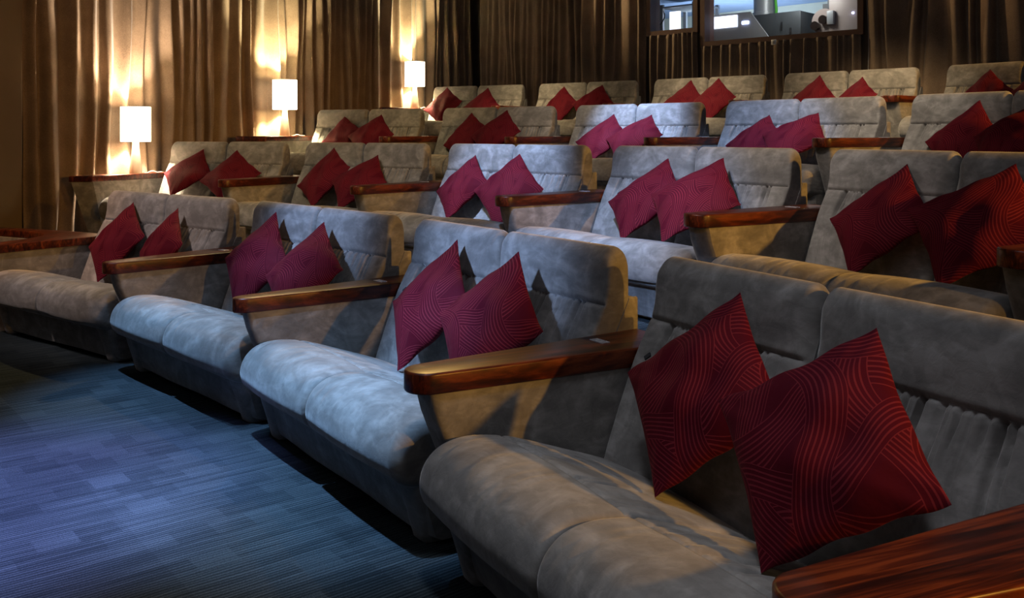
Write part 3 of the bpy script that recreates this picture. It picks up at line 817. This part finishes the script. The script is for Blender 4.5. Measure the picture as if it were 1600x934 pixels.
# ------------------------------------------------------------------ scatter pillows
PIL = [
    (0, 0, 0, -0.2653, 0.6538, 0.5812, 0.205, -0.035, 0.548, 1.015, 0.986),
    (0, 0, 1, 0.297, 0.629, 0.58, 0.181, -0.193, 0.459, 0.994, 0.879),
    (0, 1, 0, -0.278, 0.634, 0.595, 0.017, 0.114, 0.472, 0.999, 0.927),
    (0, 1, 1, 0.274, 0.606, 0.594, 0.16, 0.084, 0.594, 1.003, 0.93),
    (0, 2, 0, -0.2016, 0.626, 0.5878, 0.125, -0.05, 0.554, 1.001, 0.967),
    (0, 2, 1, 0.334, 0.566, 0.605, 0.022, 0.102, 0.545, 1.003, 0.896),
    (0, 3, 0, -0.2, 0.614, 0.599, 0.055, 0.033, 0.564, 0.999, 0.986),
    (0, 3, 1, 0.3436, 0.5061, 0.6231, -0.119, 0.165, 0.517, 1.037, 0.874),
    (1, 0, 0, -0.2573, 0.6187, 0.6152, 0.021, -0.022, 0.762, 0.992, 0.934),
    (1, 0, 1, 0.2724, 0.6201, 0.5874, 0.149, 0.19, 0.645, 1.053, 0.915),
    (1, 1, 0, -0.2529, 0.6406, 0.6128, 0.33, -0.154, 0.643, 1.039, 1.029),
    (1, 1, 1, 0.2441, 0.562, 0.5906, -0.018, 0.019, 0.81, 1.015, 0.965),
    (1, 2, 0, -0.3331, 0.6517, 0.5841, 0.192, -0.121, 0.594, 0.984, 0.915),
    (1, 2, 1, 0.1823, 0.632, 0.5842, 0.054, 0.14, 0.524, 1.03, 0.906),
    (1, 3, 0, -0.1623, 0.6129, 0.5949, 0.146, -0.089, 0.746, 1.052, 1.009),
    (1, 3, 1, 0.3011, 0.5251, 0.6222, -0.059, 0.056, 0.823, 1.047, 1.028),
    (1, 4, 0, -0.2485, 0.6436, 0.5845, 0.08, -0.171, 0.637, 1.027, 0.987),
    (1, 4, 1, 0.2795, 0.5757, 0.6088, -0.175, 0.12, 0.674, 1.095, 0.974),
    (2, 0, 0, -0.2183, 0.6558, 0.5811, 0.306, -0.11, 0.532, 0.989, 0.947),
    (2, 0, 1, 0.2328, 0.5647, 0.6082, 0.033, -0.078, 0.713, 1.026, 0.99),
    (2, 1, 0, -0.2335, 0.6464, 0.5941, 0.324, -0.217, 0.582, 1.041, 1.005),
    (2, 1, 1, 0.2315, 0.5269, 0.6284, 0.085, -0.099, 0.729, 1.055, 1.003),
    (2, 2, 0, -0.2084, 0.6162, 0.5814, 0.121, -0.099, 0.737, 1.022, 0.974),
    (2, 2, 1, 0.2514, 0.4946, 0.5976, 0.073, -0.12, 0.91, 1.058, 1.015),
    (2, 3, 0, -0.2391, 0.6137, 0.5676, 0.154, -0.196, 0.743, 0.991, 0.932),
    (2, 3, 1, 0.2188, 0.4964, 0.5969, -0.135, -0.028, 0.882, 1.027, 0.98),
    (2, 4, 0, -0.1905, 0.651, 0.5892, 0.045, -0.171, 0.556, 0.992, 0.946),
    (2, 4, 1, 0.2199, 0.4959, 0.609, -0.023, -0.257, 0.739, 0.98, 0.895),
    (3, 0, 0, -0.34, 0.535, 0.63, 0.2, -0.1, 0.6, 1.0, 1.0),
    (3, 0, 1, 0.193, 0.636, 0.611, 0.023, -0.133, 0.571, 0.998, 0.966),
    (3, 1, 0, -0.2704, 0.661, 0.5934, 0.169, -0.204, 0.468, 0.987, 0.955),
    (3, 1, 1, 0.2759, 0.54, 0.6173, -0.016, -0.113, 0.684, 1.031, 0.989),
    (3, 2, 0, -0.1919, 0.6684, 0.6007, -0.009, -0.059, 0.479, 0.997, 0.965),
    (3, 2, 1, 0.2352, 0.5611, 0.6201, 0.124, -0.16, 0.541, 0.989, 0.947),
    (3, 3, 0, -0.2908, 0.6603, 0.5953, 0.028, -0.173, 0.485, 0.99, 0.957),
    (3, 3, 1, 0.162, 0.641, 0.588, 0.178, -0.373, 0.611, 0.98, 0.928),
    (3, 4, 0, -0.2731, 0.6529, 0.586, 0.186, -0.296, 0.494, 0.98, 0.941),
    (3, 4, 1, 0.2877, 0.5816, 0.6194, 0.1, 0.0, 0.45, 1.0, 1.0),
]
def pillow_mesh(seed, mat):
    N = 56; r_ = random.Random(seed); vs = []; uvs = []; fs = []
    wr = [(r_.uniform(0, 6.28), r_.uniform(3, 8), r_.uniform(3, 8), r_.uniform(0, 6.28)) for _ in range(5)]
    hs = .45/2/1.03
    def pos(a, b, sgn):
        # a,b in -1..1
        ax = a*(1-.035*(1-b*b)*abs(a)**2); bx = b*(1-.035*(1-a*a)*abs(b)**2)
        ax *= 1+.03*(a*b)**2*1.0; bx *= 1+.03*(a*b)**2
        th = .072*((max(0, 1-a*a))**.62*(max(0, 1-b*b))**.62)
        th += .012*((1-a*a)*(1-b*b))*sum(math.sin(w1*a*.8+p0)*math.sin(w2*b*.8+p1) for p0, w1, w2, p1 in wr)*.5
        # tension creases running in from the corners
        cr = (abs(a)*abs(b))**2*(1-a*a)**.5*(1-b*b)**.5
        th += .012*cr*math.sin(16*(abs(a)-abs(b))+wr[0][0])
        ed = .006*math.sin(9*a+wr[1][0])*(abs(b)**8)+.006*math.sin(8*b+wr[2][0])*(abs(a)**8)
        return (hs*ax+ed*.4, hs*bx+ed*.4, sgn*max(th, 0)+ed*.5)
    idx = {}
    for sgn in (1, -1):
        for i in range(N+1):
            for j in range(N+1):
                a = math.sin(math.pi/2*(2*i/N-1)); b = math.sin(math.pi/2*(2*j/N-1))
                if sgn == -1 and (i in (0, N) or j in (0, N)): idx[(sgn, i, j)] = idx[(1, i, j)]; continue
                idx[(sgn, i, j)] = len(vs); vs.append(pos(a, b, sgn)); uvs.append(((a+1)/2, (b+1)/2))
        for i in range(N):
            for j in range(N):
                q = (idx[(sgn, i, j)], idx[(sgn, i+1, j)], idx[(sgn, i+1, j+1)], idx[(sgn, i, j+1)])
                fs.append(q if sgn == 1 else q[::-1])
    return mesh_from(vs, fs, mat, True, uvs)
PM = [pillow_mesh(s, PILM[s % 3]) for s in range(6)]
ME_TAG = box(-.012, .012, 0, .014, -.003, .0015, BLACKM)
SIDE = ['left', 'right']
for n_, (r, i, k, u, v, z, phi, psi, tau, kx, ky) in enumerate(PIL):
    x, y, th = ROWS[r][i]
    c, s = math.cos(th), math.sin(th)
    c1, s1 = math.cos(psi), math.sin(psi)
    e1 = Vector((c1, s1, 0)); bb = Vector((-s1, c1, 0)); e2 = bb*math.sin(tau)+Vector((0, 0, 1))*math.cos(tau)
    # the mesh corners sit on the diagonals: turn by 45 degrees
    # kx scales the left-right diagonal, ky the top-bottom diagonal
    d1 = e1*math.cos(phi)+e2*math.sin(phi); d2 = -e1*math.sin(phi)+e2*math.cos(phi)
    A = (d1*kx+d2*ky)/math.sqrt(2); B = (-d1*kx+d2*ky)/math.sqrt(2); nrm = d1.cross(d2)
    M = Matrix(((A.x, B.x, nrm.x), (A.y, B.y, nrm.y), (A.z, B.z, nrm.z))).to_4x4()
    Rz = Matrix.Rotation(th, 4, 'Z')
    me = PM[(n_*5+k) % 6]
    o = link('scatter_pillow', me)
    o.matrix_world = Matrix.Translation((x, y, ZR[r])) @ Rz @ Matrix.Translation((u, v, z)) @ M
    place = DESC[(r, i)]
    pos = ('left' if k == 0 else 'right')
    rowname = ORD[r]
    what = 'red wave-patterned pillow, %s one on the %s sofa of the %s row' % (pos, {0: 'leftmost', 1: 'second', 2: 'third', 3: ('rightmost' if r == 0 else 'fourth'), 4: 'rightmost'}[i], rowname)
    tag(o, what, 'pillow', 'red pillows of the %s row' % rowname)
    if (r, i, k) in ((0, 3, 0), (0, 2, 0), (1, 3, 0), (2, 2, 1), (0, 1, 0)):
        t = link('label_tag', ME_TAG, o)
        t.location = (-.14, .222, 0) if (r, i, k) != (2, 2, 1) else (.12, .222, 0)
        t['label'] = 'small black label tag'
